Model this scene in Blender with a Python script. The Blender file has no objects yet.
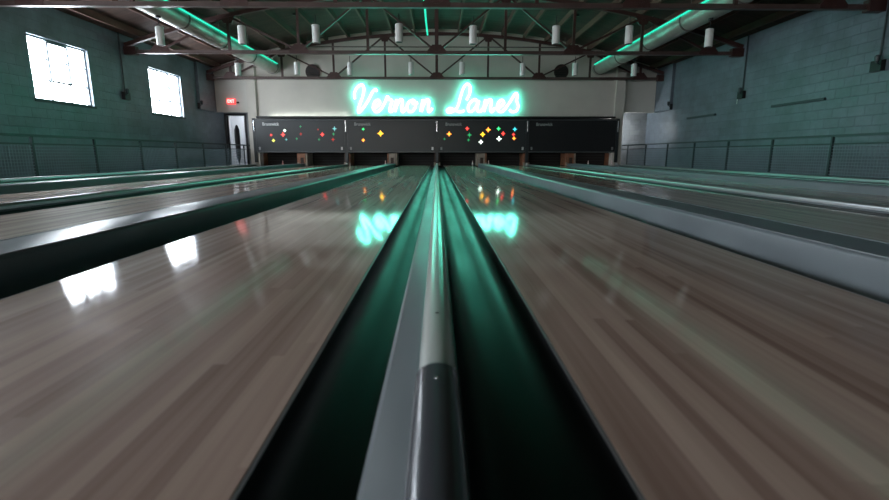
import bpy, bmesh, math, random
from mathutils import Vector, Matrix, Euler
random.seed(7)
C = bpy.context.scene.collection
S = bpy.context.scene

# ------------------------------------------------------------------ camera, world, exposure
F = 485.0
CAMZ = 0.438
cd = bpy.data.cameras.new('camera'); cam = bpy.data.objects.new('camera', cd); C.objects.link(cam)
cd.sensor_width = 36.0; cd.lens = 36.0 * F / 889.0; cd.clip_start = 0.02
cam.location = (0, 0, CAMZ)
cam.rotation_euler = (math.radians(90 - 11.2), 0, -0.0152)
cd.dof.use_dof = True; cd.dof.focus_distance = 7.0; cd.dof.aperture_fstop = 3.2
S.camera = cam
w = bpy.data.worlds.new('world'); S.world = w; w.use_nodes = True
w.node_tree.nodes['Background'].inputs[0].default_value = (0.55, 0.72, 0.9, 1)
w.node_tree.nodes['Background'].inputs[1].default_value = 1.0
S.view_settings.view_transform = 'Standard'
S.view_settings.look = 'None'
S.view_settings.gamma = 1
S.view_settings.use_curve_mapping = False
S.view_settings.exposure = 0.5
S.cycles.use_denoising = True
S.cycles.max_bounces = 8
S.cycles.diffuse_bounces = 5
S.cycles.glossy_bounces = 4
S.cycles.sample_clamp_indirect = 6.0
WINDOW_LIGHT = 22.0
NEON_LIGHT = 10.5
LED_LIGHT = 0.65
REAR_FILL = 7.0

# ------------------------------------------------------------------ materials
MATS = {}
def mat(name, col, rough=0.6, metal=0.0, spec=0.5, emit=None, es=0.0, coat=0.0, noise=0.0, nscale=3.0, stretch=(1, 1, 1), bump=0.0, bscale=40.0, rvar=0.0, alpha=None):
    m = bpy.data.materials.new(name); m.use_nodes = True
    nt = m.node_tree; b = nt.nodes['Principled BSDF']
    b.inputs['Base Color'].default_value = (*col, 1)
    b.inputs['Roughness'].default_value = rough
    b.inputs['Metallic'].default_value = metal
    b.inputs['Specular IOR Level'].default_value = spec
    b.inputs['Coat Weight'].default_value = coat
    b.inputs['Coat Roughness'].default_value = 0.08
    if emit:
        b.inputs['Emission Color'].default_value = (*emit, 1); b.inputs['Emission Strength'].default_value = es
    tc = nt.nodes.new('ShaderNodeTexCoord')
    mp = nt.nodes.new('ShaderNodeMapping'); mp.inputs['Scale'].default_value = stretch
    nt.links.new(tc.outputs['Object'], mp.inputs[0])
    if noise > 0 or rvar > 0:
        n = nt.nodes.new('ShaderNodeTexNoise'); n.inputs['Scale'].default_value = nscale; n.inputs['Detail'].default_value = 5
        nt.links.new(mp.outputs[0], n.inputs['Vector'])
        if noise > 0:
            r = nt.nodes.new('ShaderNodeMapRange'); r.inputs['From Min'].default_value = .3; r.inputs['From Max'].default_value = .7
            r.inputs['To Min'].default_value = 1 - noise; r.inputs['To Max'].default_value = 1 + noise
            nt.links.new(n.outputs[0], r.inputs[0])
            mx = nt.nodes.new('ShaderNodeVectorMath'); mx.operation = 'SCALE'; mx.inputs[0].default_value = col
            nt.links.new(r.outputs[0], mx.inputs['Scale']); nt.links.new(mx.outputs[0], b.inputs['Base Color'])
        if rvar > 0:
            r = nt.nodes.new('ShaderNodeMapRange'); r.inputs['From Min'].default_value = .3; r.inputs['From Max'].default_value = .7
            r.inputs['To Min'].default_value = max(.02, rough - rvar); r.inputs['To Max'].default_value = rough + rvar
            nt.links.new(n.outputs[0], r.inputs[0]); nt.links.new(r.outputs[0], b.inputs['Roughness'])
    if bump > 0:
        n2 = nt.nodes.new('ShaderNodeTexNoise'); n2.inputs['Scale'].default_value = bscale; n2.inputs['Detail'].default_value = 4
        nt.links.new(mp.outputs[0], n2.inputs['Vector'])
        bp = nt.nodes.new('ShaderNodeBump'); bp.inputs['Strength'].default_value = bump; bp.inputs['Distance'].default_value = 0.01
        nt.links.new(n2.outputs[0], bp.inputs['Height']); nt.links.new(bp.outputs[0], b.inputs['Normal'])
    MATS[name] = m
    return m

def brick_mat(name, col, mortar, axes, rough=0.4, noise=0.3, tint=None, bumpd=0.012):
    m = bpy.data.materials.new(name); m.use_nodes = True
    nt = m.node_tree; b = nt.nodes['Principled BSDF']; L = nt.links.new
    tc = nt.nodes.new('ShaderNodeTexCoord'); sp = nt.nodes.new('ShaderNodeSeparateXYZ'); L(tc.outputs['Object'], sp.inputs[0])
    cb = nt.nodes.new('ShaderNodeCombineXYZ'); L(sp.outputs[axes[0]], cb.inputs[0]); L(sp.outputs[axes[1]], cb.inputs[1])
    nz = nt.nodes.new('ShaderNodeTexNoise'); nz.inputs['Scale'].default_value = 1.3; nz.inputs['Detail'].default_value = 8; nz.inputs['Roughness'].default_value = .65
    L(cb.outputs[0], nz.inputs['Vector'])
    br = nt.nodes.new('ShaderNodeTexBrick'); br.inputs['Scale'].default_value = 1.0
    br.inputs['Brick Width'].default_value = .40; br.inputs['Row Height'].default_value = .2; br.inputs['Mortar Size'].default_value = .008
    br.inputs['Mortar Smooth'].default_value = .6
    br.inputs['Color1'].default_value = (*col, 1); br.inputs['Color2'].default_value = (*[c * .86 for c in col], 1); br.inputs['Mortar'].default_value = (*mortar, 1)
    wv = nt.nodes.new('ShaderNodeVectorMath'); wv.operation = 'MULTIPLY_ADD'
    L(nz.outputs['Color'], wv.inputs[0]); wv.inputs[1].default_value = (.03, .03, 0); L(cb.outputs[0], wv.inputs[2])
    L(wv.outputs[0], br.inputs['Vector'])
    r = nt.nodes.new('ShaderNodeMapRange'); r.inputs['From Min'].default_value = .3; r.inputs['From Max'].default_value = .7
    r.inputs['To Min'].default_value = 1 - noise; r.inputs['To Max'].default_value = 1 + noise
    L(nz.outputs[0], r.inputs[0])
    mx = nt.nodes.new('ShaderNodeVectorMath'); mx.operation = 'SCALE'; L(br.outputs['Color'], mx.inputs[0]); L(r.outputs[0], mx.inputs['Scale'])
    L(mx.outputs[0], b.inputs['Base Color'])
    r2 = nt.nodes.new('ShaderNodeMapRange'); r2.inputs['To Min'].default_value = rough - .12; r2.inputs['To Max'].default_value = rough + .15
    L(nz.outputs[0], r2.inputs[0]); L(r2.outputs[0], b.inputs['Roughness'])
    n3 = nt.nodes.new('ShaderNodeTexNoise'); n3.inputs['Scale'].default_value = 11; n3.inputs['Detail'].default_value = 6; L(cb.outputs[0], n3.inputs['Vector'])
    ad = nt.nodes.new('ShaderNodeMath'); ad.operation = 'MULTIPLY_ADD'; L(br.outputs['Fac'], ad.inputs[0]); ad.inputs[1].default_value = -1.0
    L(n3.outputs[0], ad.inputs[2])
    bp = nt.nodes.new('ShaderNodeBump'); bp.inputs['Strength'].default_value = .8; bp.inputs['Distance'].default_value = bumpd
    L(ad.outputs[0], bp.inputs['Height']); L(bp.outputs[0], b.inputs['Normal'])
    MATS[name] = m
    return m

def lane_mat():
    m = bpy.data.materials.new('maple_lane'); m.use_nodes = True
    nt = m.node_tree; b = nt.nodes['Principled BSDF']; L = nt.links.new
    tc = nt.nodes.new('ShaderNodeTexCoord'); sp = nt.nodes.new('ShaderNodeSeparateXYZ'); L(tc.outputs['Object'], sp.inputs[0])
    # board index across the lane
    def math_(op, a, c=None, v=None):
        n = nt.nodes.new('ShaderNodeMath'); n.operation = op; L(a, n.inputs[0])
        if c is not None: L(c, n.inputs[1])
        if v is not None: n.inputs[1].default_value = v
        return n.outputs[0]
    bi = math_('FLOOR', math_('DIVIDE', sp.outputs['X'], v=0.0273))
    wn = nt.nodes.new('ShaderNodeTexWhiteNoise'); wn.noise_dimensions = '2D'
    oi = nt.nodes.new('ShaderNodeObjectInfo')
    # staggered board lengths
    wn0 = nt.nodes.new('ShaderNodeTexWhiteNoise'); wn0.noise_dimensions = '1D'; L(math_('ADD', bi, oi.outputs['Random']), wn0.inputs['W'])
    yl = math_('FLOOR', math_('ADD', math_('DIVIDE', sp.outputs['Y'], v=2.6), wn0.outputs['Value']))
    cb = nt.nodes.new('ShaderNodeCombineXYZ'); L(math_('ADD', bi, oi.outputs['Random']), cb.inputs[0]); L(yl, cb.inputs[1]); L(cb.outputs[0], wn.inputs['Vector'])
    # wide soft streaks
    mp = nt.nodes.new('ShaderNodeMapping'); mp.inputs['Scale'].default_value = (7, .22, 1); L(tc.outputs['Object'], mp.inputs[0])
    nz = nt.nodes.new('ShaderNodeTexNoise'); nz.inputs['Scale'].default_value = 1.6; nz.inputs['Detail'].default_value = 6; L(mp.outputs[0], nz.inputs['Vector'])
    mp2 = nt.nodes.new('ShaderNodeMapping'); mp2.inputs['Scale'].default_value = (90, 1.2, 1); L(tc.outputs['Object'], mp2.inputs[0])
    nz2 = nt.nodes.new('ShaderNodeTexNoise'); nz2.inputs['Scale'].default_value = 1.0; nz2.inputs['Detail'].default_value = 4; L(mp2.outputs[0], nz2.inputs['Vector'])
    s = nt.nodes.new('ShaderNodeMath'); s.operation = 'MULTIPLY_ADD'; L(wn.outputs['Value'], s.inputs[0]); s.inputs[1].default_value = .30
    t = nt.nodes.new('ShaderNodeMath'); t.operation = 'MULTIPLY_ADD'; L(nz.outputs[0], t.inputs[0]); t.inputs[1].default_value = 1.1; t.inputs[2].default_value = -.22
    L(t.outputs[0], s.inputs[2])
    u = nt.nodes.new('ShaderNodeMath'); u.operation = 'MULTIPLY_ADD'; L(nz2.outputs[0], u.inputs[0]); u.inputs[1].default_value = .25; L(s.outputs[0], u.inputs[2])
    cr = nt.nodes.new('ShaderNodeValToRGB'); L(u.outputs[0], cr.inputs[0])
    e = cr.color_ramp.elements
    e[0].position = .2; e[0].color = (.22, .125, .10, 1)
    e[1].position = .95; e[1].color = (.70, .54, .45, 1)
    x = cr.color_ramp.elements.new(.55); x.color = (.47, .335, .28, 1)
    L(cr.outputs[0], b.inputs['Base Color'])
    b.inputs['Roughness'].default_value = .5
    b.inputs['Specular IOR Level'].default_value = .05
    b.inputs['Coat Weight'].default_value = .8; b.inputs['Coat Roughness'].default_value = .05; b.inputs['Coat IOR'].default_value = 1.5
    # board cupping plus long waves for the streaky reflections
    mp3 = nt.nodes.new('ShaderNodeMapping'); mp3.inputs['Scale'].default_value = (105, .7, 1); L(tc.outputs['Object'], mp3.inputs[0])
    nz3 = nt.nodes.new('ShaderNodeTexNoise'); nz3.inputs['Scale'].default_value = 1; nz3.inputs['Detail'].default_value = 3; L(mp3.outputs[0], nz3.inputs['Vector'])
    bp = nt.nodes.new('ShaderNodeBump'); bp.inputs['Strength'].default_value = .1; bp.inputs['Distance'].default_value = .003
    L(nz3.outputs[0], bp.inputs['Height']); L(bp.outputs[0], b.inputs['Normal']); L(bp.outputs[0], b.inputs['Coat Normal'])
    MATS['maple_lane'] = m
    return m

lane_mat()
brick_mat('side_brick', (.135, .168, .20), (.10, .128, .155), (1, 2), rough=.40, bumpd=.006)
brick_mat('end_brick', (.24, .26, .27), (.16, .18, .19), (0, 2), rough=.42, bumpd=.008)
mat('white_wall', (.58, .555, .50), .75, noise=.05, nscale=1.5)
mat('wing_wall', (.60, .59, .54), .75, noise=.05, nscale=1.5)
mat('roof_wood', (.055, .030, .022), .85, noise=.35, nscale=2.5, stretch=(.4, 3, 1))
mat('joist_wood', (.10, .05, .035), .8, noise=.3, nscale=4, stretch=(1, .2, 1))
mat('truss_steel', (.055, .022, .019), .5, noise=.25, nscale=5)
mat('chord_steel', (.085, .055, .05), .38, noise=.2, nscale=4)
mat('concrete', (.10, .10, .10), .8, noise=.2)
mat('gutter_black', (.010, .011, .012), .34, spec=.2, noise=.2, nscale=6, stretch=(1, .2, 1), rvar=.05)
mat('gutter_lip', (.26, .27, .28), .35, metal=.3)
mat('divider_laminate', (.15, .175, .195), .36, spec=.5, noise=.12, nscale=5, stretch=(1, .3, 1), rvar=.08)
mat('divider_edge', (.2, .23, .25), .3, metal=.2)
mat('cap_pale', (.56, .60, .58), .2, spec=.5, noise=.06, nscale=8, stretch=(1, .2, 1))
mat('cap_gray', (.50, .52, .53), .3, metal=.8, noise=.06, nscale=8, stretch=(1, .2, 1))
mat('cap_dark', (.085, .09, .105), .2, spec=.6, metal=.2, noise=.1, nscale=8, stretch=(1, .2, 1))
mat('screw_steel', (.75, .75, .75), .25, metal=1)
mat('screw_dark', (.05, .05, .05), .4)
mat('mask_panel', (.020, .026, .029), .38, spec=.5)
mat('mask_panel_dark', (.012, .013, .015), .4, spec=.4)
mat('mask_trim', (.06, .068, .072), .35)
mat('chrome', (.6, .62, .63), .22, metal=1)
mat('logo_print', (.55, .57, .57), .5)
mat('logo_dim', (.30, .31, .31), .5)
mat('latch_white', (.65, .66, .64), .4)
mat('latch_gray', (.22, .23, .23), .4)
mat('black_trim', (.008, .008, .009), .5)
mat('slat_black', (.008, .007, .007), .7)
mat('slat_edge', (.022, .022, .022), .6)
mat('kick_wood', (.30, .13, .07), .5, noise=.35, nscale=6)
mat('kick_pale', (.36, .30, .24), .5, noise=.3, nscale=6)
mat('rail_steel', (.025, .04, .045), .4)
mat('mesh_wire', (.17, .21, .25), .4)
mat('duct_metal', (.46, .46, .42), .42, metal=.55, noise=.15, nscale=3)
mat('duct_band', (.12, .10, .09), .5)
mat('lamp_white', (.72, .74, .72), .45)
mat('lamp_dark', (.03, .03, .03), .6)
mat('vent_dark', (.012, .014, .014), .6)
mat('window_steel', (.10, .13, .15), .5)
mat('sill_paint', (.035, .055, .06), .6)
mat('door_dark', (.03, .03, .035), .4)
mat('door_pale', (.45, .47, .5), .5)
mat('exit_red', (.5, .03, .03), .4, emit=(1, .06, .06), es=1.1)
mat('exit_text', (.8, .5, .5), .4, emit=(1, .5, .45), es=1.6)
mat('pin_white', (.75, .70, .68), .35)
mat('pin_pink', (.70, .40, .38), .35)
mat('dark_wood', (.05, .028, .02), .6)
mat('neon_tube', (.05, .3, .25), .3, emit=(.13, 1.0, .74), es=NEON_LIGHT)
mat('led_green', (.02, .3, .2), .3, emit=(.02, 1.0, .62), es=LED_LIGHT)
mat('daylight_pane', (.6, .7, .8), .3, emit=(.86, .93, 1.0), es=WINDOW_LIGHT)
mat('rear_fill_pane', (.6, .65, .7), .3, emit=(1.0, .93, .86), es=REAR_FILL)
mat('fill_light', (.8, .8, .8), .3, emit=(.9, .95, 1.0), es=60)
mat('corner_fill', (.8, .8, .8), .3, emit=(.93, .96, 1.0), es=420)
mat('ledge_fill', (.8, .8, .8), .3, emit=(.9, 1.0, .97), es=13)
mat('hall_wall', (.55, .56, .58), .7)
for nm, c, s_ in (('red', (1, .05, .04), 2.2), ('orange', (1, .27, .03), 2.5), ('amber', (1, .50, .02), 3), ('yellow', (.85, .9, .1), 2), ('green', (.04, .9, .2), 1.6),
              ('cyan', (.05, .65, .75), 1.3), ('white', (.8, 1, .85), 3), ('dim_red', (.6, .03, .02), .6), ('dim_green', (.03, .5, .16), .5), ('dim_cyan', (.2, .6, .6), .7)):
    mat('star_' + nm, tuple(x * .3 for x in c), .4, emit=c, es=s_ * 1.2)

# ------------------------------------------------------------------ mesh helpers
class MB:
    def __init__(s): s.v = []; s.f = []
    def add(s, vs, fs):
        o = len(s.v); s.v += [tuple(p) for p in vs]; s.f += [tuple(i + o for i in f) for f in fs]; return s
    def box(s, x0, x1, y0, y1, z0, z1):
        return s.add([(x0, y0, z0), (x1, y0, z0), (x1, y1, z0), (x0, y1, z0), (x0, y0, z1), (x1, y0, z1), (x1, y1, z1), (x0, y1, z1)],
                     [(0, 3, 2, 1), (4, 5, 6, 7), (0, 1, 5, 4), (1, 2, 6, 5), (2, 3, 7, 6), (3, 0, 4, 7)])
    def bar(s, a, b, wd, hd, up=(0, 0, 1)):
        a = Vector(a); b = Vector(b); d = (b - a).normalized(); u = Vector(up)
        if abs(d.dot(u)) > .98: u = Vector((0, 1, 0))
        sx = d.cross(u).normalized() * wd / 2; sz = sx.cross(d).normalized() * hd / 2
        vs = [p + i * sx + j * sz for p in (a, b) for i, j in ((-1, -1), (1, -1), (1, 1), (-1, 1))]
        return s.add(vs, [(0, 3, 2, 1), (4, 5, 6, 7), (0, 1, 5, 4), (1, 2, 6, 5), (2, 3, 7, 6), (3, 0, 4, 7)])
    def tube(s, pts, r, n=10, closed=False):
        pts = [Vector(p) for p in pts]; rings = []
        ref = Vector((0, 1, 0))
        if abs((pts[1] - pts[0]).normalized().dot(ref)) > .9: ref = Vector((0, 0, 1))
        for i, p in enumerate(pts):
            d = (pts[min(i + 1, len(pts) - 1)] - pts[max(i - 1, 0)]).normalized()
            a = d.cross(ref).normalized(); b = d.cross(a).normalized()
            rr = r[i] if isinstance(r, (list, tuple)) else r
            rings.append([p + a * math.cos(2 * math.pi * k / n) * rr + b * math.sin(2 * math.pi * k / n) * rr for k in range(n)])
        vs = [q for ring in rings for q in ring]; fs = []
        for i in range(len(pts) - 1):
            for k in range(n):
                fs.append((i * n + k, i * n + (k + 1) % n, (i + 1) * n + (k + 1) % n, (i + 1) * n + k))
        fs.append(tuple(range(n))[::-1]); fs.append(tuple((len(pts) - 1) * n + k for k in range(n)))
        return s.add(vs, fs)
    def lathe(s, prof, n=20, c=(0, 0, 0), axis='z'):
        vs = []; fs = []
        for (r, h) in prof:
            for k in range(n):
                a = 2 * math.pi * k / n
                if axis == 'z': vs.append((c[0] + r * math.cos(a), c[1] + r * math.sin(a), c[2] + h))
                elif axis == 'y': vs.append((c[0] + r * math.cos(a), c[1] + h, c[2] + r * math.sin(a)))
                else: vs.append((c[0] + h, c[1] + r * math.cos(a), c[2] + r * math.sin(a)))
        for i in range(len(prof) - 1):
            for k in range(n):
                fs.append((i * n + k, i * n + (k + 1) % n, (i + 1) * n + (k + 1) % n, (i + 1) * n + k))
        fs.append(tuple(range(n))[::-1]); fs.append(tuple((len(prof) - 1) * n + k for k in range(n)))
        return s.add(vs, fs)
    def prism(s, prof, y0, y1, axis='y', ny=1):
        n = len(prof); vs = []; fs = []
        for j in range(ny + 1):
            t = y0 + (y1 - y0) * j / ny
            for (a, b) in prof:
                vs.append((a, t, b) if axis == 'y' else (t, a, b) if axis == 'x' else (a, b, t))
        for j in range(ny):
            for k in range(n):
                fs.append((j * n + k, j * n + (k + 1) % n, (j + 1) * n + (k + 1) % n, (j + 1) * n + k))
        fs.append(tuple(range(n))[::-1]); fs.append(tuple(ny * n + k for k in range(n)))
        return s.add(vs, fs)
    def build(s, name, m, parent=None, loc=(0, 0, 0), smooth=False, bevel=0):
        me = bpy.data.meshes.new(name); me.from_pydata([tuple(Vector(v)) for v in s.v], [], s.f)
        bm = bmesh.new(); bm.from_mesh(me); bmesh.ops.recalc_face_normals(bm, faces=bm.faces)
        if bevel: bmesh.ops.bevel(bm, geom=[e for e in bm.edges], offset=bevel, segments=2, profile=.6, affect='EDGES')
        bm.to_mesh(me); bm.free()
        if smooth:
            me.shade_smooth()
            try: me.set_sharp_from_angle(angle=math.radians(40))
            except Exception: pass
        me.materials.append(MATS[m] if isinstance(m, str) else m)
        o = bpy.data.objects.new(name, me); C.objects.link(o); o.location = loc
        if parent: o.parent = parent
        return o

def tag(o, label=None, cat=None, group=None, kind=None):
    if label: o['label'] = label
    if cat: o['category'] = cat
    if group: o['group'] = group
    if kind: o['kind'] = kind
    return o
def thing(name, label, cat, loc=(0, 0, 0), group=None):
    o = bpy.data.objects.new(name, None); C.objects.link(o); o.location = loc; o.empty_display_size = .1
    return tag(o, label, cat, group)
def struct(name, mb, m, smooth=False):
    return tag(mb.build(name, m, smooth=smooth), kind='structure')
def text_mesh(body, size, m, parent, loc, rot=(math.pi / 2, 0, 0), shear=0.0, name='lettering', width=None, bold=0.0):
    cu = bpy.data.curves.new(name, 'FONT'); cu.body = body; cu.size = size; cu.extrude = .002; cu.shear = shear; cu.offset = bold
    cu.align_x = 'LEFT'; cu.align_y = 'CENTER'
    t = bpy.data.objects.new(name, cu); C.objects.link(t); bpy.context.view_layer.update()
    me = bpy.data.meshes.new_from_object(t.evaluated_get(bpy.context.evaluated_depsgraph_get()))
    bpy.data.objects.remove(t); bpy.data.curves.remove(cu)
    if width:
        xs = [v.co.x for v in me.vertices]; k = width / (max(xs) - min(xs))
        for v in me.vertices: v.co.x *= k
    me.materials.clear(); me.materials.append(MATS[m])
    o = bpy.data.objects.new(name, me); C.objects.link(o); o.parent = parent; o.location = loc; o.rotation_euler = rot
    return o
def clone(o, parent=None):
    c = o.copy(); C.objects.link(c)
    if parent: c.parent = parent
    for ch in [x for x in o.children]:
        clone(ch, c)
    return c
bpy.context.view_layer.update()
RM = Euler((math.radians(90 - 11.2), 0, -0.0152)).to_matrix()
def at(px, py, Y):
    d = RM @ Vector((px - 444.5, -(py - 250), -F)); t = Y / d.y
    return Vector((0, 0, CAMZ)) + d * t

# ------------------------------------------------------------------ dimensions
WX = 8.43            # side walls
YB = 20.0            # far end wall
YM = 18.87           # masking plane
YW = 19.02           # white wall over the pits
Y0 = -9.0            # wall behind the camera
PH = 1.718           # half of a lane pair
def roofz(x): return CAMZ + 4.50 - 1.36 * (x / WX) ** 2
ZM1 = at(437, 118.3, YM).z; ZM0 = at(437, 152.6, YM).z

def wallpt(px, py, sx=1):
    d = RM @ Vector((px - 444.5, -(py - 250), -F)); t = sx * WX / d.x
    return Vector((0, 0, CAMZ)) + d * t
# ------------------------------------------------------------------ room shell
struct('floor', MB().box(-WX, WX, Y0, YB, -.32, -.20), 'concrete')
n = 24
prof = [(-WX - .3 + (2 * WX + .6) * i / n, roofz(-WX - .3 + (2 * WX + .6) * i / n)) for i in range(n + 1)]
prof += [(x, z + .12) for x, z in prof[::-1]]
struct('ceiling', MB().prism(prof, Y0, YB + .2), 'roof_wood', smooth=True)

WIN = []   # windows in the left wall: y0, y1, z0, z1
for k, yc in enumerate((15.8, 11.45, 7.1, 2.75, -1.6)):  # nearest three are out of view, added as extra daylight sources
    WIN.append((yc - .93, yc + .93, CAMZ + 1.14, CAMZ + 2.42))
WIN[1] = (wallpt(27, 40, -1).y, wallpt(91, 80, -1).y, CAMZ + 1.14, CAMZ + 2.45)
WIN[0] = (wallpt(150, 85, -1).y, wallpt(182, 95, -1).y, CAMZ + 1.19, CAMZ + 2.50)
zt = 4.2
mb = MB(); ys = sorted([(a, b) for a, b, _, _ in WIN]); y = Y0
for (a, b, z0, z1) in sorted(WIN):
    mb.box(-WX - .3, -WX, y, a, -.32, zt); mb.box(-WX - .3, -WX, a, b, -.32, z0); mb.box(-WX - .3, -WX, a, b, z1, zt); y = b
mb.box(-WX - .3, -WX, y, YB, -.32, zt)
struct('wall_left', mb, 'side_brick')
struct('wall_right', MB().box(WX, WX + .3, Y0, YB, -.32, zt), 'side_brick')
struct('wall_near', MB().box(-WX - .3, WX + .3, Y0 - .2, Y0, -.32, 5.2), 'hall_wall')
for k, xc in enumerate((-6.2, -2.6)):  # glowing windows added behind the camera as fill light, never in view
    t = tag(bpy.data.objects.new('window_%d' % (k + 6), None), kind='structure'); C.objects.link(t); t.location = (xc, Y0, 1.0)
    MB().box(-1.6, 1.6, .0, .03, 0, 1.9).build('window_pane', 'rear_fill_pane', t)
    MB().box(-1.68, -1.6, 0, .08, -.08, 1.98).box(1.6, 1.68, 0, .08, -.08, 1.98).box(-1.6, 1.6, 0, .08, -.08, 0).box(-1.6, 1.6, 0, .08, 1.9, 1.98).box(-.03, .03, .03, .08, 0, 1.9).build('window_frame', 'window_steel', t)
DX0, DX1, DZ = -8.34, -7.62, at(240, 115.5, YB).z
mb = MB().box(-WX - .3, DX0, YB, YB + .2, -.32, 2.9).box(DX1, WX + .3, YB, YB + .2, -.32, 2.9).box(DX0, DX1, YB, YB + .2, DZ, 2.9).box(DX0, DX1, YB, YB + .2, -.32, -.2)
struct('wall_back', mb, 'end_brick')
prof = [(-6.95 + 13.9 * i / n, roofz(-6.95 + 13.9 * i / n) + .02) for i in range(n + 1)]
prof = [(-6.95, ZM1 + .03)] + prof + [(6.95, ZM1 + .03)]
struct('wall_front', MB().prism(prof, YW, YW + .12), 'white_wall')
ZW = at(230, 112.3, YW + .2).z
for nm, sx in (('wall_wing_left', -1), ('wall_wing_right', 1)):
    pts = [(6.95 + 1.48 * i / 6, roofz(6.95 + 1.48 * i / 6) + .02) for i in range(7)]
    pts = [(6.95, ZW)] + pts + [(WX, ZW)]
    struct(nm, MB().prism([(sx * a, b) for a, b in pts], YW + .14, YW + .26), 'wing_wall')
# pilasters at the ends of the white wall, and in the corners
for k, sx in enumerate((-1, 1)):
    struct('trim_%d' % (k + 1), MB().box(sx * 7.08, sx * 6.74, YW - .10, YW + .26, -.2, roofz(6.9)), 'white_wall')
    struct('trim_%d' % (k + 3), MB().box(sx * WX, sx * (WX - .10), 17.9, 19.15, ZW, roofz(WX)), 'side_brick')
# soffit above the machines, black edge
struct('trim_5', MB().box(-6.74, 6.74, YM - .07, YW - .002, ZM1, ZM1 + .012).box(-6.74, 6.74, YM - .07, YM - .05, ZM1, ZM1 + .07), 'black_trim')
# back wall of the pits, hidden behind machines
struct('trim_6', MB().box(-6.95, 6.95, YB - .05, YB, -.2, 2.2), 'black_trim')

# ledges and outline of the bricked up openings on the right wall
a, b = wallpt(773, 106), wallpt(826, 99.5)
t = tag(MB().box(WX - .05, WX, a.y, b.y, (a.z + b.z) / 2 - .03, (a.z + b.z) / 2 + .03).build('window_sill', 'sill_paint'), 'long thin ledge of a bricked-up opening, nearer one on right wall', 'sill', 'ledges on the right wall')
a, b = wallpt(688, 118), wallpt(716, 115)
t = tag(MB().box(WX - .05, WX, b.y, a.y, (a.z + b.z) / 2 - .03, (a.z + b.z) / 2 + .03).build('window_sill', 'sill_paint'), 'short thin ledge far along the right wall, nearer the masking panels', 'sill', 'ledges on the right wall')

# ------------------------------------------------------------------ windows
for i, (a, b, z0, z1) in enumerate(WIN):
    x = -WX - .10
    t = tag(bpy.data.objects.new('window_%d' % (i + 1), None), kind='structure'); C.objects.link(t); t.location = (x, (a + b) / 2, z0)
    def L(v): return v
    fr = MB(); g = .035
    ym, zc = (b - a), (z1 - z0)
    fr.box(-.03, .03, -ym / 2, -ym / 2 + g, 0, zc).box(-.03, .03, ym / 2 - g, ym / 2, 0, zc).box(-.03, .03, -ym / 2, ym / 2, 0, g).box(-.03, .03, -ym / 2, ym / 2, zc - g, zc)
    for k in (1, 2):
        yy = -ym / 2 + ym * k / 3; fr.box(-.02, .02, yy - .014, yy + .014, g, zc - g)
        zz = zc * k / 3; fr.box(-.02, .02, -ym / 2 + g, ym / 2 - g, zz - .012, zz + .012)
    fr.build('window_frame', 'window_steel', t)
    # opening vent frame in the middle
    v = MB(); h0, h1 = zc / 3, zc - .06
    if i == 0: h0, h1 = zc / 3, zc * 2 / 3
    y_0, y_1 = -ym / 6, ym / 6
    v.box(.0, .045, y_0 - .02, y_0 + .02, h0, h1).box(.0, .045, y_1 - .02, y_1 + .02, h0, h1).box(.0, .045, y_0, y_1, h0 - .02, h0 + .02).box(.0, .045, y_0, y_1, h1 - .02, h1 + .02)
    v.build('window_vent', 'window_steel', t)
    MB().box(-.045, -.035, -ym / 2, ym / 2, 0, zc).build('window_pane', 'daylight_pane', t)
    MB().box(-.03, .13, -ym / 2 - .04, ym / 2 + .04, -.05, 0).build('window_sill', 'sill_paint', t)

# ------------------------------------------------------------------ doorway with the lit hall beyond
mb = MB().box(DX0 - .8, DX1 + 1.2, YB + 2.4, YB + 2.5, -.2, 2.6).box(DX0 - .9, DX0 - .8, YB + .2, YB + 2.5, -.2, 2.6).box(DX1 + 1.2, DX1 + 1.3, YB + .2, YB + 2.5, -.2, 2.6)
mb.box(DX0 - .9, DX1 + 1.3, YB + .2, YB + 2.5, 2.5, 2.6).box(DX0 - .9, DX1 + 1.3, YB + .0, YB + 2.5, -.32, -.2)
struct('wall_hall', mb, 'hall_wall')
d = tag(bpy.data.objects.new('door_1', None), kind='structure'); C.objects.link(d); d.location = (DX0, YB, -.2)
W = DX1 - DX0; H = DZ + .2
MB().box(-.07, 0, -.04, .2, 0, H + .07).box(W, W + .07, -.04, .2, 0, H + .07).box(0, W, -.04, .2, H, H + .07).build('door_frame', 'door_dark', d)
leaf = MB().box(0, .66, -.02, .02, .01, H - .01).build('door_leaf', 'door_pale', d, loc=(W - .0, .16, 0)); leaf.rotation_euler.z = math.radians(180 - 62)
MB().tube([(.58, -.02, 1.0), (.58, -.07, 1.0), (.46, -.07, 1.0)], .012, 8).build('door_handle', 'chrome', leaf)
r = thing('coat_rack', 'dark standing silhouette seen through the open end doorway', 'stand', (-8.17, YB + .5, -.2))
MB().lathe([(.13, 0), (.15, .03), (.03, .05), (.025, .3), (.08, .5), (.10, .9), (.11, 1.3), (.10, 1.6), (.05, 1.75), (.02, 1.8)], 14).build('stand_body', 'door_dark', r, smooth=True)
t = thing('hall_fill_lamp', 'added unseen ceiling light in the hall past the open doorway', 'light', (DX0 + .2, YB + 1.6, 2.5))  # hidden fitting, added to make the hall bright
MB().box(-.3, .3, -.15, .15, -.05, 0).build('light_housing', 'lamp_white', t)
MB().box(-.27, .27, -.12, .12, -.06, -.05).build('light_diffuser', 'fill_light', t)
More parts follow.
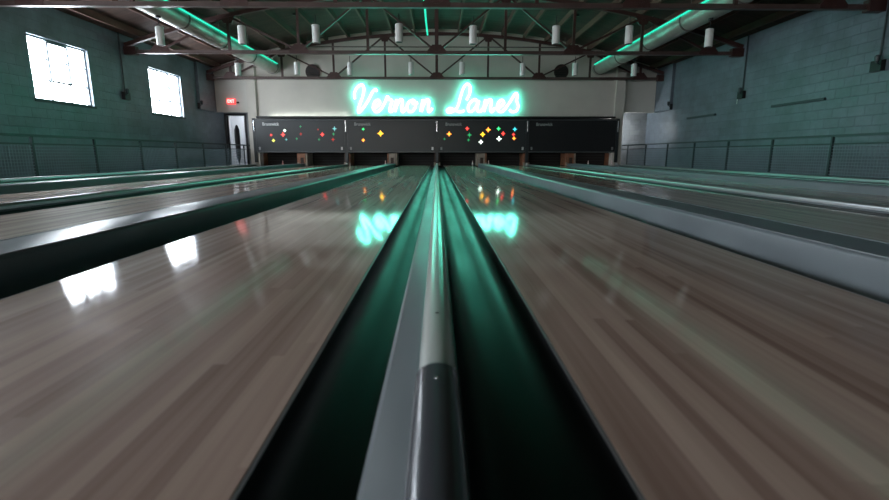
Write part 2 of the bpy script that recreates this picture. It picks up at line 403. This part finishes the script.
# unseen lamps added behind both end panels to brighten the corner brick
for sx, nm in ((1, 'right'), (-1, 'left')):
    t = thing('corner_fill_lamp', 'added lamp behind the %s end masking panel washing the corner brick' % nm, 'light', (sx * 6.72, YB - .05, 1.45))
    MB().box(-.05, .05, -.34, 0, -.03, .03).build('light_arm', 'lamp_dark', t)
    MB().box(-.10, .10, -.42, -.34, -.06, .06).build('light_housing', 'lamp_dark', t)
    MB().box(min(sx * .10, sx * .13), max(sx * .10, sx * .13), -.42, -.34, -.06, .06).build('lamp_lens', 'corner_fill' if sx > 0 else 'fill_light', t)
t = thing('ledge_fill_lamp', 'added unseen strip light on the ledge above the leftmost masking panel', 'light', (-4.75, YW - .10, ZM1 + .013))  # added behind the lip to brighten the foot of the white wall
MB().box(-1.5, 1.5, -.02, .02, 0, .012).build('light_housing', 'lamp_dark', t)
MB().box(-1.48, 1.48, -.012, .012, .012, .022).build('light_tube', 'ledge_fill', t)

# EXIT sign
p = at(231.5, 101.5, YW + .12)
t = thing('exit_sign', 'small red lit EXIT sign above the end doorway', 'sign', (p.x, YW + .10, p.z))
MB().box(-.155, .155, -.05, .04, -.105, .105).build('sign_housing', 'exit_red', t, bevel=.008)
text_mesh('EXIT', .16, 'exit_text', t, (-.125, -.052, 0), width=.25, bold=.004)
p = at(238, 102, YW + .12)
t = thing('emergency_lamp', 'little dark lamp bracket just right of the EXIT sign', 'lamp', (p.x, YW + .14, p.z - .02))
MB().box(-.05, .03, -.05, 0, -.03, .03).build('lamp_bracket', 'lamp_dark', t)
MB().lathe([(.02, -.10), (.035, -.06), (.03, -.04)], 10, (.01, 0, 0), 'y').build('lamp_head', 'lamp_dark', t)

# ------------------------------------------------------------------ lanes
ordn = ['immediately', 'second', 'third', 'outermost']
YL0, YL1 = -2.0, 19.9
HALF = .533
def gutter(parent, sx, s, w_=.235, open_=False):
    # concave channel 0.235 wide, next to the lane edge; s=+1 outward direction
    dp = .085; pr = []
    for i in range(13):
        a = math.pi * i / 12; pr.append((w_ / 2 - w_ / 2 * math.cos(a) * .93, -.012 - dp * math.sin(a) ** .8))
    pr = [(.0, -.004), (.007, -.004)] + pr[0:] + [(w_ - .007, -.004), (w_ - .0005, -.004)]
    pr += [(w_ - .0005, -.12), (0.0, -.12)]
    if open_: pr = [(.0, -.004), (.007, -.004)] + [(.008 + .125 * (1 - math.cos(math.pi / 2 * i / 10)), -.012 - .083 * math.sin(math.pi / 2 * i / 10)) for i in range(11)] + [(w_ - .0005, -.095), (w_ - .0005, -.12), (0, -.12)]
    g = MB().prism([(sx + s * a, z) for a, z in pr], YL0, 19.9, ny=1).build('gutter', 'gutter_black', parent, smooth=True)
    MB().box(min(sx, sx + s * .006), max(sx, sx + s * .006), YL0, 19.9, -.0038, -.001).build('gutter_lip', 'gutter_lip', g)
    return g
side = {-1: 'left', 1: 'right'}
desc = {1: 'first lane {s} of the central round capped divider', 2: 'second lane {s} of the central divider', 3: 'third lane {s} of the central divider', 4: 'outermost lane, beside the {s} railing'}
LC = [.27 + HALF, 2 * PH - .27 - HALF, 2 * PH + .27 + HALF, 4 * PH - .27 - HALF]
for s in (-1, 1):
    for k, xc in enumerate(LC):
        t = thing('bowling_lane', 'glossy maple lane, ' + desc[k + 1].format(s=side[s]), 'bowling lane', (s * xc, 0, 0), 'bowling lanes')
        t['group'] = 'bowling lanes'
        MB().box(-HALF, HALF, YL0, YL1, -.12, 0).build('lane_surface', 'maple_lane', t)
        MB().box(-.52, .52, YL0, 19.9, -.2, -.121).build('lane_foundation', 'dark_wood', t)
        for q in (1, -1):
            xe = s * xc + q * (HALF + .12)
            wide = any(abs(abs(xe) - m * PH) < .35 for m in (1, 3))
            gutter(t, q * (HALF + .001), q, .160 if (s < 0 and k == 0 and q == 1) else .235, wide or (s < 0 and k == 0 and q == 1))

# dividers
def slim_divider(x, label):
    cm = 'cap_pale' if x == 0 else 'cap_gray'
    t = thing('lane_divider', label, 'divider', (x, 0, 0), 'round capped lane dividers')
    h = .048
    prof = [(-.033, -.2), (.033, -.2), (.033, h - .02), (-.033, h - .02)]
    MB().prism(prof, YL0, 18.84).build('divider_base', 'divider_laminate', t)
    r = .036
    def cap(r, z, y0, y1, m, nm):
        pr = [(r * math.cos(a), z + r * .78 * math.sin(a)) for a in [math.pi * i / 14 for i in range(15)]]
        pr += [(-r, z - .018), (-r + .003, z - .018), (-r + .003, z)] + [(r - .003, z), (r - .003, z - .018), (r, z - .018)]
        pr = [(r * math.cos(a), z + r * .78 * math.sin(a)) for a in [math.pi * i / 14 for i in range(15)]] + [(-r, z - .02), (r, z - .02)]
        return MB().prism(pr, y0, y1).build(nm, m, t, smooth=True)
    cap(r, h - .018, .815, 18.84, cm, 'cap')
    e = cap(r + .005, h - .016, YL0, .83, 'cap_dark', 'end_cap'); e['label'] = 'dark grey end cap'
    for yy, m, zz in ((.77, 'screw_steel', h + .0165), (1.13, 'screw_dark', h + .0105), (3.6, 'screw_dark', h + .0105), (8.0, 'screw_dark', h + .0105)):
        MB().lathe([(.0045, -.002), (.0045, .0005), (.002, .0018)], 10, (-.001, yy, zz)).build('screw', m, t)
    MB().lathe([(.05, -.02), (.05, .05), (.035, .075), (.01, .085)], 12, (0, 18.79, .02)).build('end_stop', 'cap_pale', t, smooth=True)
    return t
def flank(t, s):
    pr = [(s * .034, -.10), (s * .034, .020), (s * .042, .018), (s * .100, -.006), (s * .109, -.016), (s * .110, -.10)]
    return MB().prism(pr, YL0, 18.9).build('side_flange', 'divider_laminate', t, smooth=False)
t = slim_divider(0, 'slim central lane divider with pale round cap under the camera')
f = flank(t, -1)
slim_divider(-2 * PH, 'slim round capped divider between second and third lanes left of centre')
slim_divider(2 * PH, 'slim round capped divider between second and third lanes right of centre')
slim_divider(-4 * PH, 'slim round capped divider at the outer edge along the left railing')
slim_divider(4 * PH, 'slim round capped divider at the outer edge along the right railing')
def wide_divider(x, label):
    t = thing('ball_return_divider', label, 'divider', (x, 0, 0), 'wide flat lane dividers')
    w_, h, r = .146, .078, .02
    pr = [(-w_, -.2), (w_, -.2)]
    for i in range(6): a = math.pi / 2 * i / 5; pr.append((w_ - r + r * math.cos(a), h - r + r * math.sin(a)))
    for i in range(6): a = math.pi / 2 + math.pi / 2 * i / 5; pr.append((-w_ + r + r * math.cos(a), h - r + r * math.sin(a)))
    MB().prism(pr, YL0, 18.84).build('divider_body', 'divider_laminate', t, smooth=True)
    for s in (-1, 1):
        MB().box(min(s * .128, s * .132), max(s * .128, s * .132), YL0, 18.9, h - .001, h + .002).build('edge_seam', 'divider_edge', t)
    for yy in (4.6, 9.2, 13.8):
        MB().box(-.127, .127, yy - .002, yy + .002, h - .001, h + .0012).build('joint_strip', 'divider_edge', t)
wide_divider(-PH, 'wide flat grey divider with dark side, first left of the centre lane')
wide_divider(PH, 'wide flat grey divider with pale lit side, first right of the centre lane')
wide_divider(-3 * PH, 'wide flat divider, second one left of centre, farther from camera')
wide_divider(3 * PH, 'wide flat divider, second one right of centre, farther from camera')

# ------------------------------------------------------------------ machines in the pit
sidew = lambda k: ['outermost left', 'third left', 'second left', 'first left', 'first right', 'second right', 'third right', 'outermost right'][k]
XC = sorted([s * x for s in (-1, 1) for x in LC])
for k, xc in enumerate(XC):
    t = thing('pin_sweep', 'black slatted pinsetter sweep across the end of the %s lane' % sidew(k), 'pinsetter', (xc, 19.75, .012), 'black pinsetter sweeps')
    MB().box(-.695, .695, .08, .11, 0, .62).build('sweep_board', 'slat_black', t)
    for q in range(5):
        MB().box(-.695, .695, .055, .08, .05 + q * .105, .075 + q * .105).build('sweep_slat', 'slat_edge', t)
# kickback partitions
kd = 18.96
kb = [(-4 * PH + .09, 1, 'kick_wood'), (-3 * PH - .16, -1, 'kick_wood'), (-3 * PH + .16, 1, 'kick_pale'), (-2 * PH - .09, -1, 'dark_wood'), (-2 * PH + .09, 1, 'kick_wood'), (-PH - .16, -1, 'kick_wood'), (-PH + .16, 1, 'kick_pale'),
      (-.09, -1, 'dark_wood'), (.09, 1, 'dark_wood'), (PH - .16, -1, 'kick_pale'), (PH + .16, 1, 'kick_wood'), (2 * PH - .09, -1, 'kick_wood'), (2 * PH + .09, 1, 'dark_wood'), (3 * PH - .16, -1, 'kick_wood'), (3 * PH + .16, 1, 'kick_pale'), (4 * PH - .09, -1, 'kick_wood')]
for k, (x, s, m) in enumerate(kb):
    lane = sidew(k // 2); sd = 'left' if k % 2 == 0 else 'right'
    colw = {'kick_wood': 'reddish brown', 'kick_pale': 'pale worn', 'dark_wood': 'dark'}[m]
    t = thing('kickback_board', '%s wooden side board at the %s end of the %s lane' % (colw, sd, lane), 'side board', (x, kd, 0), 'wooden pit side boards')
    # board with a sloped lower front corner and a bumper rail
    pr = [(0, .0), (.84, .0), (.84, .46), (0.0, .46), (0, .35), (-.0, .2)]
    MB().prism(pr, -.03, .03, axis='x').build('board', m, t)
    MB().box(-.034, .034, -.03, .0, .0, .12).build('corner_block', 'kick_pale', t)
for k, s in enumerate((-3, -1, 1, 3)):
    t = thing('ball_door_post', ('pale box post between side boards at the end of the %s wide divider' % ['outer left', 'inner left', 'inner right', 'outer right'][k]), 'post', (s * PH, 18.94, 0), 'posts ending the wide dividers')
    MB().box(-.115, .115, 0, .5, .0, .46).build('post_body', 'kick_pale' if abs(s) == 1 else 'kick_wood', t)
    MB().box(-.06, .06, -.012, 0, .05, .3).build('post_flap', 'dark_wood', t)

# small pins / markers by the gutters
def pin(x, y, label, m='pin_white', sc=.5):
    t = thing('gutter_pin', label, 'pin', (x, y, .0), 'little pins at the lane ends')
    pr = [(.02, 0), (.035, .02), (.058, .09), (.06, .13), (.045, .19), (.024, .25), (.022, .28), (.032, .33), (.03, .36), (.012, .38)]
    MB().lathe([(r * sc, h * sc) for r, h in pr], 14).build('pin_body', m, t, smooth=True)
    MB().lathe([(.0245 * sc, .262 * sc), (.0245 * sc, .272 * sc)], 14).build('pin_stripe', 'star_dim_red', t)
for px, lab, m in ((283, 'tiny pink pin standing at the end of the outermost left pair of lanes', 'pin_pink'), (385.5, 'tiny white pin left of the inner left wide divider end', 'pin_white'),
                (472.5, 'tiny white pin left of the inner right wide divider end', 'pin_white'), (488.5, 'tiny pinkish pin right of the inner right wide divider end', 'pin_white'),
                (588, 'tiny white pin in the middle of the rightmost pair of lanes', 'pin_white'), (611.5, 'tiny white pin by the far right end of the lanes', 'pin_white')):
    p = at(px, 166, 18.75)
    # stand on lane or divider top beside the boards
    pin(p.x, 18.75, lab, m)

# ------------------------------------------------------------------ masking units
XE = [-4 * PH, -2 * PH, 0, 2 * PH, 4 * PH]
stars = {
 0: [(271, 135, 'red', .8), (273.5, 140.5, 'yellow', 1.0), (283, 134.5, 'red', 1.3), (284.7, 130.5, 'white', .9), (286.3, 139.5, 'dim_cyan', .8), (300.5, 126.5, 'dim_green', .7), (300.8, 134, 'dim_red', .9), (296.7, 138.7, 'dim_green', .7), (318, 129.5, 'dim_red', .6), (322.3, 134.5, 'red', 1.2), (334.5, 128.7, 'dim_cyan', 1.4), (333.5, 134, 'dim_green', .9), (333, 139.5, 'dim_red', 1.1), (319, 139.5, 'dim_green', .8)],
 1: [(363.2, 129.2, 'green', .9), (363.3, 140.2, 'orange', 1.1), (380.5, 133.5, 'amber', 1.8)],
 2: [(449.2, 134, 'orange', 1.5), (444.5, 139, 'dim_green', .8), (467.3, 128.5, 'red', 1.2), (469.5, 135, 'dim_green', 1.5), (468.5, 140, 'dim_green', 1.0), (482.7, 134.4, 'amber', 1.5), (488.2, 129.8, 'orange', 1.6), (480.8, 142, 'white', 1.4), (498.6, 128.7, 'green', 1.3), (503.2, 133.6, 'red', 1.3), (499, 138.8, 'white', 1.6), (514.8, 129.3, 'cyan', 1.4), (513.5, 134.5, 'red', 1.0), (514, 138.3, 'orange', 1.2)],
 3: []}
ulab = ['leftmost charcoal masking panel, lit by dim red and yellow star lights', 'charcoal masking panel, second from left, with three star lights', 'charcoal masking panel crowded with coloured star lights, third from left', 'rightmost black masking panel with no lit stars']
for k in range(4):
    x0, x1 = XE[k] + .06, XE[k + 1] - .06; xm = (x0 + x1) / 2
    t = thing('masking_unit', ulab[k], 'masking panel', (xm, YM, ZM0), 'masking panels over the pins'); h = ZM1 - ZM0; hw = (x1 - x0) / 2
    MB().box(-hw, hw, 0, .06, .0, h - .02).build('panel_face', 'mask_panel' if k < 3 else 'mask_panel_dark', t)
    MB().box(-hw, hw, -.03, 0, 0, .045).build('lower_trim', 'mask_trim', t, bevel=.008)
    MB().box(-hw, hw, -.02, 0, h - .075, h - .045).build('upper_trim', 'mask_trim', t, bevel=.006)
    for s in (-1, 1):
        MB().box(s * (hw - .11) - .035, s * (hw - .11) + .035, -.02, 0, .10, .21).build('latch', 'latch_white' if s > 0 and k < 3 else 'latch_gray', t, bevel=.008)
    text_mesh('Brunswick', .16, 'logo_print' if k == 0 else 'logo_dim', t, (-hw + .26, -.003, h - .22), width=.62, bold=.004, name='logo')
    for (px, py, c, sc) in stars[k]:
        p = at(px, py, YM - .003); R = .066 * sc; v = []
        for i in range(8):
            a = math.pi / 4 * i; rr = R if i % 2 == 0 else R * .36
            v.append((p.x - xm + rr * math.cos(a), p.z - ZM0 + rr * math.sin(a)))
        MB().prism(v, -.012, .0).build('star_light', 'star_' + c, t)
for k in range(5):
    lab = ['chrome and black post at the left end of the masking panels', 'upright post between first and second masking panels', 'central upright post between the masking panels', 'upright post between third and fourth masking panels', 'black post at the right end of the masking panels'][k]
    t = thing('masking_post', lab, 'post', (XE[k], YM - .01, .06), 'uprights between the masking panels')
    MB().box(-.055, .055, .0, .06, 0.06, ZM1 - .062).build('post_body', 'mask_panel', t)
    MB().box(-.022, .022, -.025, 0, ZM1 - .55, ZM1 - .15).build('chrome_strip', 'chrome', t, bevel=.006)

# ------------------------------------------------------------------ neon sign
def smooth_path(pts, sub=6):
    P = [Vector((a, b, 0)) for a, b in pts]; P = [P[0] * 2 - P[1]] + P + [P[-1] * 2 - P[-2]]; out = []
    for i in range(1, len(P) - 2):
        for j in range(sub):
            t = j / sub; a, b, c, d = P[i - 1], P[i], P[i + 1], P[i + 2]
            out.append(.5 * (2 * b + (c - a) * t + (2 * a - 5 * b + 4 * c - d) * t * t + (3 * b - a - 3 * c + d) * t ** 3))
    out.append(P[-2]); return [(q.x, q.y) for q in out]
NX = at(436, 100, YW - .09)
sign = thing('neon_sign', 'glowing turquoise neon script sign reading Vernon Lanes on the white wall', 'neon sign', (NX.x, YW, NX.z))
n_ = lambda x: [(x, 111.5), (x + 1.5, 104), (x + 2.5, 99.5), (x + 2, 106), (x + 1.2, 111.5), (x + 3, 105), (x + 6.2, 99.8), (x + 8.6, 100.8), (x + 8, 106), (x + 7.6, 110.5), (x + 9.2, 111.8), (x + 12, 108)]
o_ = lambda x: [(x + 6.5, 100.5), (x + 2.5, 101.5), (x, 106.5), (x + 1.5, 111), (x + 5, 111.5), (x + 8.3, 107.5), (x + 8.2, 102), (x + 5.5, 100), (x + 6.5, 103.5), (x + 11, 102.5)]
e_ = lambda x: [(x - 1, 108.5), (x + 4.5, 106), (x + 7, 102.5), (x + 5, 100), (x + 1.7, 102), (x + .2, 107.5), (x + 2, 111.3), (x + 5.5, 111.5), (x + 9.5, 107.5)]
letters = [
 ('v', [(355, 99), (354.5, 93), (357.5, 87), (362, 84.8), (364, 88.5), (362.8, 96), (360, 104), (358.2, 110.5), (359.5, 112.2), (364, 107), (369, 99), (372.5, 92), (375.5, 89.5), (377, 91.5)]),
 ('e', e_(373)), ('r', [(382, 108), (385.5, 101), (387.3, 96.5), (389.2, 99), (392, 100.5), (390.8, 105), (389.5, 110), (391, 111.8), (394, 109)]),
 ('n', n_(394)), ('o', o_(407)), ('n', n_(420.5)),
 ('l', [(470, 93), (470.2, 86.5), (467, 84), (463.5, 88), (460.5, 97), (458, 106), (454, 110.8), (449, 112.3), (447, 110.5), (450, 108.3), (455, 110), (460, 112), (464.5, 110.5)]),
 ('l', [(470.2, 86.5), (469.5, 94), (466.5, 100)]),
 ('a', [(478.5, 101.5), (474.5, 99.5), (470, 103), (468, 108), (469.5, 111.5), (473, 110.5), (477, 105), (479, 100.5), (477.5, 107), (478, 111.2), (481, 111), (484, 107.5)]),
 ('n', n_(483)), ('e', e_(497)),
 ('s', [(505.5, 108), (510, 102), (515.5, 93.5), (517.5, 96), (516.8, 101), (518.3, 106), (516.5, 110.8), (512, 111.8), (509.5, 109.5)])]
for ch, pts in letters:
    path = []
    for (px, py) in smooth_path(pts):
        q = at(px, py, YW - .09); path.append((q.x - NX.x, q.y - YW, q.z - NX.z))
    MB().tube(path, .047, 8).build('neon_letter', 'neon_tube', sign, smooth=True)
    for q in (path[len(path) // 4], path[3 * len(path) // 4]):
        MB().tube([(q[0], 0, q[2]), (q[0], -.065, q[2])], .012, 6).build('tube_support', 'chrome', sign)

# ------------------------------------------------------------------ roof joists and trusses
jx = [-8.0 + .8 * i for i in range(21)]
for i, x in enumerate(jx):
    z = min(roofz(x - .03), roofz(x + .03))
    o = MB().box(x - .03, x + .03, Y0, YW - .01, z - .17, z - .002).build('roof_joist', 'joist_wood')
    tag(o, 'brown timber roof joist running lengthwise under the curved roof', 'joist', 'roof joists')
ZC = CAMZ + 2.68
lab3 = {9.75: 'nearest dark red steel roof truss crossing the top of the picture', 14.05: 'middle dark red steel roof truss, between the two rows of pendants', 18.62: 'farthest dark red steel roof truss, against the white wall'}
def truss(Y, label):
    t = thing('roof_truss', label, 'truss', (0, Y, ZC), 'steel roof trusses')
    PN = 1.87; top = lambda x: roofz(x) - ZC - .26
    # bottom chord as a double angle: vertical web with a flange
    c = MB().box(-WX, WX, -.055, .055, -.012, 0.0).box(-WX, WX, -.014, .014, 0, .085); c.build('bottom_chord', 'chord_steel', t)
    xs = [-WX + .02 + (2 * WX - .04) * i / 20 for i in range(21)]
    up = MB()
    for a, b in zip(xs, xs[1:]): up.bar((a, 0, top(a)), (b, 0, top(b)), .10, .10)
    up.build('top_chord', 'truss_steel', t)
    for k in range(-4, 5):
        x = k * PN
        wv = .07 if k else .10
        MB().box(x - wv / 2, x + wv / 2, -.03, .03, .06, top(x)).build('vertical', 'truss_steel', t)
        if k % 2 == 0:
            g = [(x - .26, 0.0), (x + .26, 0.0), (x + .26, .08), (x + .12, .24), (x - .12, .24), (x - .26, .08)]
            MB().prism(g, -.022, .022).build('gusset_plate', 'truss_steel', t)
            for s in (-1, 1):
                if abs(k + s) <= 4:
                    x2 = x + s * PN
                    MB().bar((x + s * .06, 0, .10), (x2 - s * .04, 0, top(x2) - .03), .05, .065, up=(0, 1, 0)).build('diagonal', 'truss_steel', t)
        else:
            zt_ = top(x); g = [(x - .22, zt_ + .02), (x + .22, zt_ + .02), (x + .10, zt_ - .2), (x - .10, zt_ - .2)]
            MB().prism(g, -.022, .022).build('gusset_plate', 'truss_steel', t)
    for s in (-1, 1):
        MB().box(s * WX - (.0 if s < 0 else .32), s * WX + (.32 if s < 0 else 0), -.08, .08, -.05, .16).build('end_bracket', 'truss_steel', t)
for Y in sorted(lab3): truss(Y, lab3[Y])
# lateral steel struts between trusses along the room (side bays)
# ------------------------------------------------------------------ pipe, ducts, LED strips
p = at(437, 45.5, 18.2)
t = thing('sprinkler_pipe', 'thin horizontal pipe crossing the farthest truss above its bottom chord', 'pipe', (0, 18.45, p.z))
MB().tube([(-5.3, 0, 0), (5.3, 0, 0)], .022, 8).build('pipe', 'duct_band', t)
for x in (-4.6, -1.5, 1.5, 4.6): MB().tube([(x, 0, 0), (x, 0, roofz(x) - p.z)], .008, 6).build('hanger', 'duct_band', t)
for s in (-1, 1):
    DXc, DZc, DR = s * 6.05, CAMZ + 3.14, .24
    t = thing('air_duct', 'round spiral air duct running along the %s side of the roof' % side[s], 'duct', (DXc, 0, DZc), 'round air ducts')
    MB().lathe([(DR, Y0), (DR, YW)], 32, (0, 0, 0), 'y').build('duct_tube', 'duct_metal', t, smooth=True)
    for yy in [1.6 + 2.15 * i for i in range(9) if 1.6 + 2.15 * i < 18.9]:
        b = MB().lathe([(DR + .012, -.03), (DR + .012, .03)], 28, (0, yy, 0), 'y').build('duct_band', 'duct_band', t, smooth=True)
        MB().tube([(0, yy, DR), (0, yy, roofz(DXc) - DZc)], .012, 6).build('duct_hanger', 'duct_band', t)
    a = math.radians(18)
    ax, az = DXc - s * math.cos(a) * (DR + .024), DZc + math.sin(a) * (DR + .024)
    ax, az = DXc - s * math.cos(a) * (DR + .03), DZc - 0.0 + math.sin(a) * (DR + .03)
    t = thing('led_strip', 'glowing green light strip along the %s air duct' % side[s], 'light strip', (ax, 0, az), 'green light strips')
    MB().tube([(0, Y0 + .1, 0), (0, 6, 0), (0, 12, 0), (0, 18.7, 0)], .022, 8).build('light_tube', 'led_green', t, smooth=True)
    for yy in [1.0 + 2.15 * i for i in range(9)]:
        MB().box(-.01, .01, yy - .01, yy + .01, -.03, .0).build('strip_clip', 'duct_band', t)
t = thing('led_strip', 'glowing green light strip hanging along the roof ridge', 'light strip', (-.33, 0, CAMZ + 4.05), 'green light strips')
MB().tube([(0, 6, 0), (0, 12, 0), (0, 16, 0), (0.02, 17.7, -.05)], .028, 8).build('light_tube', 'led_green', t, smooth=True)
for yy in (7, 10.6, 13, 16.5): MB().tube([(0, yy, 0), (0, yy, .43)], .006, 6).build('strip_hanger', 'duct_band', t)

# ------------------------------------------------------------------ pendant lane lights
base = None
rows = [(11.15, [160, 242, 316, 399, 473, 556, 629, 709], [36, 35, 34, 33, 35, 35, 35, 38]), (15.75, [238, 297, 350, 411, 462, 522.5, 575, 634], [69.5, 68.5, 69, 68.5, 68.5, 69.5, 69.5, 70])]
nth = ['first', 'second', 'third', 'fourth', 'fifth', 'sixth', 'seventh', 'eighth']
for ri, (Y, pxs, pys) in enumerate(rows):
    for i, (px, py) in enumerate(zip(pxs, pys)):
        p = at(px, py, Y)
        lab = 'white cylinder pendant, %s from left in the %s row' % (nth[i], ['nearer, larger', 'farther, smaller'][ri])
        if base is None:
            base = thing('pendant_lamp', lab, 'pendant lamp', (0, 0, 0))
            MB().lathe([(.078, -.185), (.082, -.175), (.082, .175), (.07, .185), (.02, .19)], 24).build('lamp_shade', 'lamp_white', base, smooth=True)
            MB().lathe([(.07, -.186), (.06, -.184)], 20).build('lamp_opening', 'lamp_dark', base)
            MB().tube([(0, 0, .18), (0, 0, 1.0)], .010, 8).build('stem', 'lamp_dark', base)
            MB().lathe([(.05, -.02), (.05, .02)], 14, (0, 0, 1.0)).build('ceiling_rose', 'lamp_dark', base)
            o = base
        else: o = clone(base)
        tag(o, lab, 'pendant lamp', 'white cylinder pendants'); o.location = p
        hh = min(roofz(p.x - .1), roofz(p.x + .1)) - p.z - .02
        if 5.7 < abs(p.x) < 6.4: hh = CAMZ + 3.14 - .285 - p.z
        for ch in o.children:
            if ch.name.startswith('ceiling_rose'): ch.location.z = hh - 1.0
            if ch.name.startswith('stem'): ch.scale.z = 1; ch.location.z = 0
        st = [c for c in o.children if c.name.startswith('stem')][0]
        st.data = st.data.copy()
        for v in st.data.vertices:
            if v.co.z > .5: v.co.z = hh

# round vents on the white wall
for px, lab in ((313, 'round black vent opening high on the white wall, left of the sign'), (561, 'round black vent opening high on the white wall, right of the sign')):
    p = at(px, 72, YW)
    t = thing('round_vent', lab, 'vent', (p.x, YW, p.z), 'round wall vents')
    MB().lathe([(.25, -.05), (.27, -.05), (.27, 0), (.25, 0)], 28, axis='y').build('vent_ring', 'truss_steel', t, smooth=True)
    MB().lathe([(.245, -.056), (.245, -.05)], 28, axis='y').build('vent_grille', 'vent_dark', t)
    for q in range(-3, 4):
        hw = math.sqrt(.235 ** 2 - (q * .065) ** 2); MB().box(-hw, hw, -.064, -.056, q * .065 - .006, q * .065 + .006).build('vent_bar', 'truss_steel', t)

# wall fixtures with conduit
for px, py, s, lab in ((124.5, 96, -1, 'dark junction box with conduit between the two bright windows'), (743, 95, 1, 'dark wall box with a loose cord, farther one on right wall'), (880, 66, 1, 'dark wall box with conduit, nearest one high on right wall'), (199, 106, -1, 'small dark wall box on left brick near the far corner'), (671, 107, 1, 'small dark wall box on right brick near the far corner')):
    p = wallpt(px, py, s)
    t = thing('wall_box', lab, 'electrical box', (s * WX, p.y, p.z), 'wall boxes with conduit')
    x = lambda v: -s * v
    MB().box(min(x(0), x(.09)), max(x(0), x(.09)), -.12, .12, -.10, .10).build('box_body', 'black_trim', t)
    MB().tube([(x(.03), 0, .10), (x(.03), 0, roofz(WX) - p.z)], .018, 8).build('conduit', 'rail_steel', t)
    MB().lathe([(.03, 0), (.045, .05), (.05, .12), (.03, .14)], 12, (x(.15), -.09, .04)).build('lamp_head', 'rail_steel', t, smooth=True)
    MB().tube([(x(.08), -.09, .0), (x(.15), -.09, .05)], .012, 6).build('bracket_arm', 'rail_steel', t)
    if px in (743,):
        c = MB().tube([(x(.06), .12, -.02), (x(.05), .16, -.08), (x(.05), .16, -.22)], .010, 6).build('cord', 'latch_white', t); c['label'] = 'white loose cord'

# ------------------------------------------------------------------ side railings
RX = 7.25
for s in (-1, 1):
    t = thing('railing', 'low dark steel railing with wire mesh along the %s brick wall' % side[s], 'railing', (s * RX, 0, -.2), 'side railings')
    zt_ = .2 + CAMZ + .325
    y0, y1 = -1.5, 19.7
    MB().box(-.02, .02, y0, y1, zt_ - .02, zt_ + .02).build('top_rail', 'rail_steel', t)
    MB().box(-.012, .012, y0, y1, zt_ - .16, zt_ - .135).build('middle_rail', 'rail_steel', t)
    MB().box(-.012, .012, y0, y1, .10, .125).build('bottom_rail', 'rail_steel', t)
    yy = 9.0 - 1.62 * 6
    ps = []
    while yy < y1:
        MB().box(-.02, .02, yy - .02, yy + .02, 0, zt_).build('post', 'rail_steel', t); ps.append(yy); yy += 1.62
    for a, b in zip(ps, ps[1:]):
        m = MB(); nz = 12
        for q in range(nz):
            z = .125 + (zt_ - .16 - .125) * (q + .5) / nz; m.box(-.0035, .0035, a + .02, b - .02, z - .006, z + .006)
        if s > 0 or True:
            nv = 26
            for q in range(1, nv): y = a + (b - a) * q / nv; m.box(-.003, .003, y - .003, y + .003, .125, zt_ - .16)
        m.build('mesh_panel', 'mesh_wire', t)
